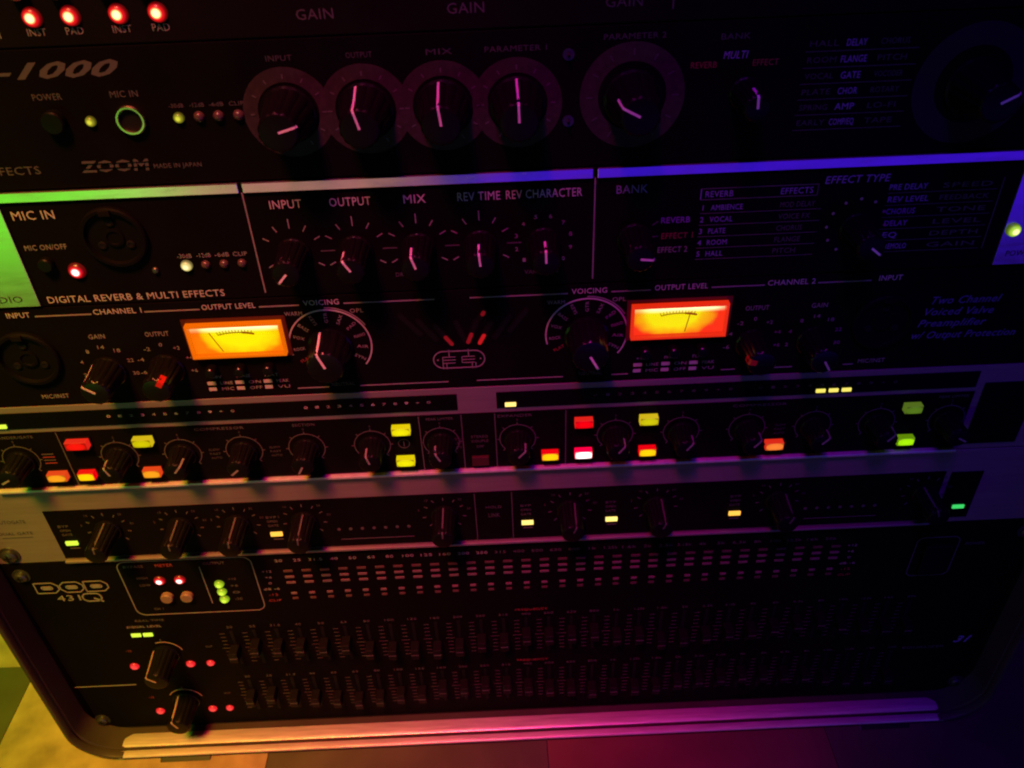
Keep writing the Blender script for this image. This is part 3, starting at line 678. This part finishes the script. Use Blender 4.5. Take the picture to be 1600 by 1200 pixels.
# ================================================================== unit F: silver gate
F_ = thing('noise_gate', 'silver rack unit with narrow dark window and small amber bars, above the equalizer', 'gate unit', (0, 0, -2*U))
rack_panel(F_, -2*U, -U, alu)
plate(F_, 'control_window', -208.5, 184.6, -86.4, -56.8, 0.35, panel_black)
plate(F_, 'end_block', 187.0, 201.2, -85.5, -57.5, 0.35, smoke)
plate(F_, 'panel_lip', -208.5, 184.6, -88.4, -87.0, 2.0, alu, bev=0.5)
for x in (-21.4, -5.2): line(F_, x, -57.4, x, -86, 0.4, dim, y=yE, name='divider')
for x, z, m in ((-202.0, -76.4, bar_lime), (-110.8, -76.4, bar_amber), (1.4, -76.2, bar_yellow), (39.0, -76.4, bar_yellow), (94.2, -76.2, bar_amber)):
    o = led_bar(F_, x, z, 5.2, 2.1, m, y=yE, d=0.9)
    line(F_, x-2.0, z-3.6, x+2.4, z-3.6, 0.6, dim, y=yE)
    for q in range(3): lettering(F_, ('GATE', 'OPEN', 'BYP')[q], x-0.6, z+5.0+2.6*q, 1.3, dim, y=yE, width=4.6)
led_bar(F_, 195.4, -78.4, 5.2, 1.9, bar_green, y=0.35)
for k, (x, a) in enumerate(((-183.5, 4), (-151.5, 3), (-126.5, 6), (-97.0, 4), (-35.3, 0), (20.3, 20), (58.5, 18), (112.5, 25), (177.5, -20))):
    knob(F_, x, -69.0, 5.8, 4.6, 16, a, y=yE, pw=0.7, pmat=dim, side_to=0.5, face_in=1.2)
    ticks(F_, x, -69.0, (-135, -100, -60, -30, 0, 30, 60, 100, 135), 8.2, 9.8, 0.5, dim, y=yE)
    for q, d in enumerate((-75, -40, 40, 75)): lettering(F_, ('5', '10', '20', '50')[q], x+11.4*math.sin(R(d)), -69+11.4*math.cos(R(d)), 1.2, faint, y=yE)
for x0 in (-82.8, 126):
    for q in range(7): link('scale_dot', lathe(((0.8, 0), (0.8, 0.15), (0, 0.2)), 10), dim, F_, (x0+5.2*q, -yE, -75.6))
    line(F_, x0, -82.0, x0+33, -82.0, 0.4, dim, y=yE)
lettering(F_, 'HOLD', -13.3, -66, 1.5, dim, y=yE, width=7); lettering(F_, 'LINK', -13.3, -71, 2.4, dim, y=yE, width=5)
lettering(F_, 'AUTOGATE', -224.5, -62.5, 2.0, darkp, width=13); lettering(F_, 'DUAL GATE', -224.8, -69.6, 1.7, darkp, width=15)
line(F_, -231.5, -72.2, -218, -72.2, 0.3, darkp)
for x in (-232.6, 232.6):
    for z in (-83.0, -51.2): screw(F_, x, z)

# ================================================================== unit G: graphic equalizer
G = thing('graphic_equalizer', 'tall black graphic equalizer with two rows of sliders, bottom of the stack', 'equalizer', (0, 0, -5*U))
rack_panel(G, -5*U, -2*U, panel_matt, cut=4.0)
sg = []
for k in range(3):                                       # outlined block letters of the maker's mark
    cl = 2.2 if k == 1 else 0.2                          # the middle letter is chamfered on both sides
    pts = [(-5.3+cl, 3.5), (3.1, 3.5), (5.4, 1.3), (5.4, -1.3), (3.1, -3.5), (-5.3+cl, -3.5), (-5.3, -3.5+cl), (-5.3, 3.5-cl)]
    for q in range(8): sg.append(((pts[q][0]+11.5*k, pts[q][1]), (pts[(q+1) % 8][0]+11.5*k, pts[(q+1) % 8][1]), 0.55))
    rr(sg, 11.5*k, 0, 2.3, 0.8, 0.6, 0.9)
    sg.append(((11.5*k-2.2, 0), (11.5*k+2.2, 0), 0.8))
link('maker_mark', bars_mesh(sg), grey, G, (-224.2, -0.02, -106.3))
lettering(G, '431', -216.6, -113.8, 3.9, grey, width=11.0)
sg = []; rr(sg, 0, 0, 4.4, 2.7, 2.6, 0.7); sg.append(((0.6, -0.6), (4.6, -3.2), 0.9))
link('maker_mark', bars_mesh(sg), grey, G, (-205.6, -0.02, -114.0))
sg = []; rr(sg, 0, 0, 30.8, 18.8, 4.2, 0.45); link('panel_outline', bars_mesh(sg), grey, G, (-157.1, -0.02, -109.8))
line(G, -150.6, -96.2, -150.6, -122.2, 0.45, grey)
for x in (-170.9, -161.5):
    led(G, x, -104.1, 2.7, led_red_pink, h=1.6); push_button(G, x+0.6, -115.6, 2.9, 2.4, tan_cap)
for k in range(3): led(G, -144.1, -108.3-5.4*k, 2.3, led_lime)
lettering(G, 'BYPASS', -180.5, -94.3, 1.6, dim, width=9); lettering(G, 'METER', -166.4, -94.3, 1.8, redp, width=8); lettering(G, 'OUTPUT', -143.5, -94.3, 1.6, dim, width=10)
for k, s in enumerate(('+10', '+6', '0', '-20')): lettering(G, s, -137.6, -105.6-4.7*k, 1.5, dim, width=3.6)
for k, s in enumerate(('HIGH', 'LOW')): lettering(G, s, -178.6, -102.3-5.0*k, 1.5, dim, width=5)
lettering(G, 'CH 1', -177.0, -124.5, 1.5, dim); lettering(G, 'REAL TIME', -184.0, -132.8, 1.4, dim, width=14)
FQ = '20 25 31.5 40 50 63 80 100 125 160 200 250 315 400 500 630 800 1k 1.25k 1.6k 2k 2.5k 3.15k 4k 5k 6.3k 8k 10k 12.5k 16k 20k'.split()
X0, DX = -110.6, 8.52
for k, s in enumerate(FQ):
    x = X0+DX*k
    lettering(G, s, x-3.2, -94.6-0.06*k, 1.7, grey if k < 12 else dim, width=min(6.4, 1.75*len(s)))
    for q, z in enumerate((-101.6, -105.7, -109.6, -117.3, -120.9)):
        led_bar(G, x, z, 4.3 if q < 3 else 2.8, 1.25, (unlit, unlit_bar, unlit_bar, principled('unlit_led_bar_dark', (0.17, 0.11, 0.11), 0.4), unlit)[q], d=0.5)
for xx in (-120.6, 152.8):
    for k, s in enumerate(('+12', '+6', '0', 'dB -6', '-12', 'CLIP')): lettering(G, s, xx, -101.6-4.1*k, 1.5, grey if k < 4 else redp, width=1.5*len(s))
# left controls
for k, (zc, ang) in enumerate(((-159.0, -46), (-199.0, -22))):
    link('dial_ring', arc_mesh(9.0, 0.5, -60 if k else -20, 75, 0.1), principled('tan_print', (0.38, 0.26, 0.19), 0.6), G, (-183.0, 0, zc))
    line(G, -183.0, zc+9.2, -183.0, zc+11.4, 0.45, dim)
    knob(G, -183.0, zc, 7.0, 5.6, 17, ang, pw=0.9, side_to=0.5, pmat=principled('tan_print', (0.4, 0.3, 0.2), 0.6))
    for x in ((-201.6, -173.0, -162.8) if k == 0 else (-199.6, -171.4, -162.2)): led(G, x, zc-9.2, 2.3 if x < -165 else 2.0, led_red_dim, h=1.4)
    lettering(G, '-12', -201.0, zc+3.2, 1.4, redp); lettering(G, 'CLIP', -160.5, zc+4.0, 1.2, dim)
for x in (-193.4, -187.6): led_bar(G, x, -143.3, 4.6, 2.1, bar_lime, d=0.7)
lettering(G, 'SIGNAL LEVEL', -188.0, -137.3, 1.5, grey, width=17)
line(G, -237.6, -184.0, -205.5, -184.0, 0.6, grey)
# two rows of 31 sliders
cap_mat = principled('black_slider_cap', (0.005, 0.005, 0.005), 0.5, spec=0.12)
ladder = []
for q in range(9):
    z = 11.4-2.85*q; wd = 4.4 if q == 4 else 2.6
    ladder.append(((-1.5-wd/2, z), (-1.5+wd/2, z), 0.35))
ladder_m = bars_mesh(ladder)
bm = bmesh.new(); add_box(bm, -2.1, 2.1, -6.5, 0, -3.4, 3.4, 0.5); cap_m = mesh_of(bm, 'slider_cap')
bm = bmesh.new(); add_box(bm, -1.9, 1.9, -6.62, -6.4, -0.3, 0.3); capline_m = mesh_of(bm, 'cap_line')
tick_m = faint
for row, zc in enumerate((-157.0, -197.6)):
    for k in range(31):
        x = (-147.0)+11.25*k
        o = link('slider', box_mesh(1.5, 27, 0.12, 0), hole, G, (x, -0.01, zc))
        link('scale_marks', ladder_m, faint, o, (x-3.2, -0.02, zc))
        zz = zc+4.0*math.sin(k*0.55+row*1.7)+random.uniform(-2, 2)
        link('slider_cap', cap_m, cap_mat, o, (x, -0.3, zz))
        link('cap_line', capline_m, faint if (k+row) % 3 else dim, o, (x, -0.3, zz))
        lettering(G, FQ[k], x, zc+16.3, 1.5, dim, width=min(5, 1.5*len(FQ[k])))
    lettering(G, 'FREQUENCY', 2.0, zc+19.6, 1.4, redp, width=16)
sg = []; rr(sg, 0, 0, 10.0, 13.2, 3.2, 0.5); link('panel_outline', bars_mesh(sg), dim, G, (193.2, -0.02, -112.0))
plate(G, 'power_switch', 187.0, 199.4, -121.5, -102.5, 2.6, knob_mat, bev=0.6)
lettering(G, 'POWER', 211, -104, 1.8, dim, width=9)
lettering(G, '31', 226.0, -177.0, 5.0, bluelitp, width=9, shear=0.4, bold=0.02); lettering(G, 'EQUALIZER', 207.0, -182.5, 1.8, dim, width=22)
for x in (-232.6, 232.6):
    for z in (-97.0, -214.0): screw(G, x, z, 2.8)
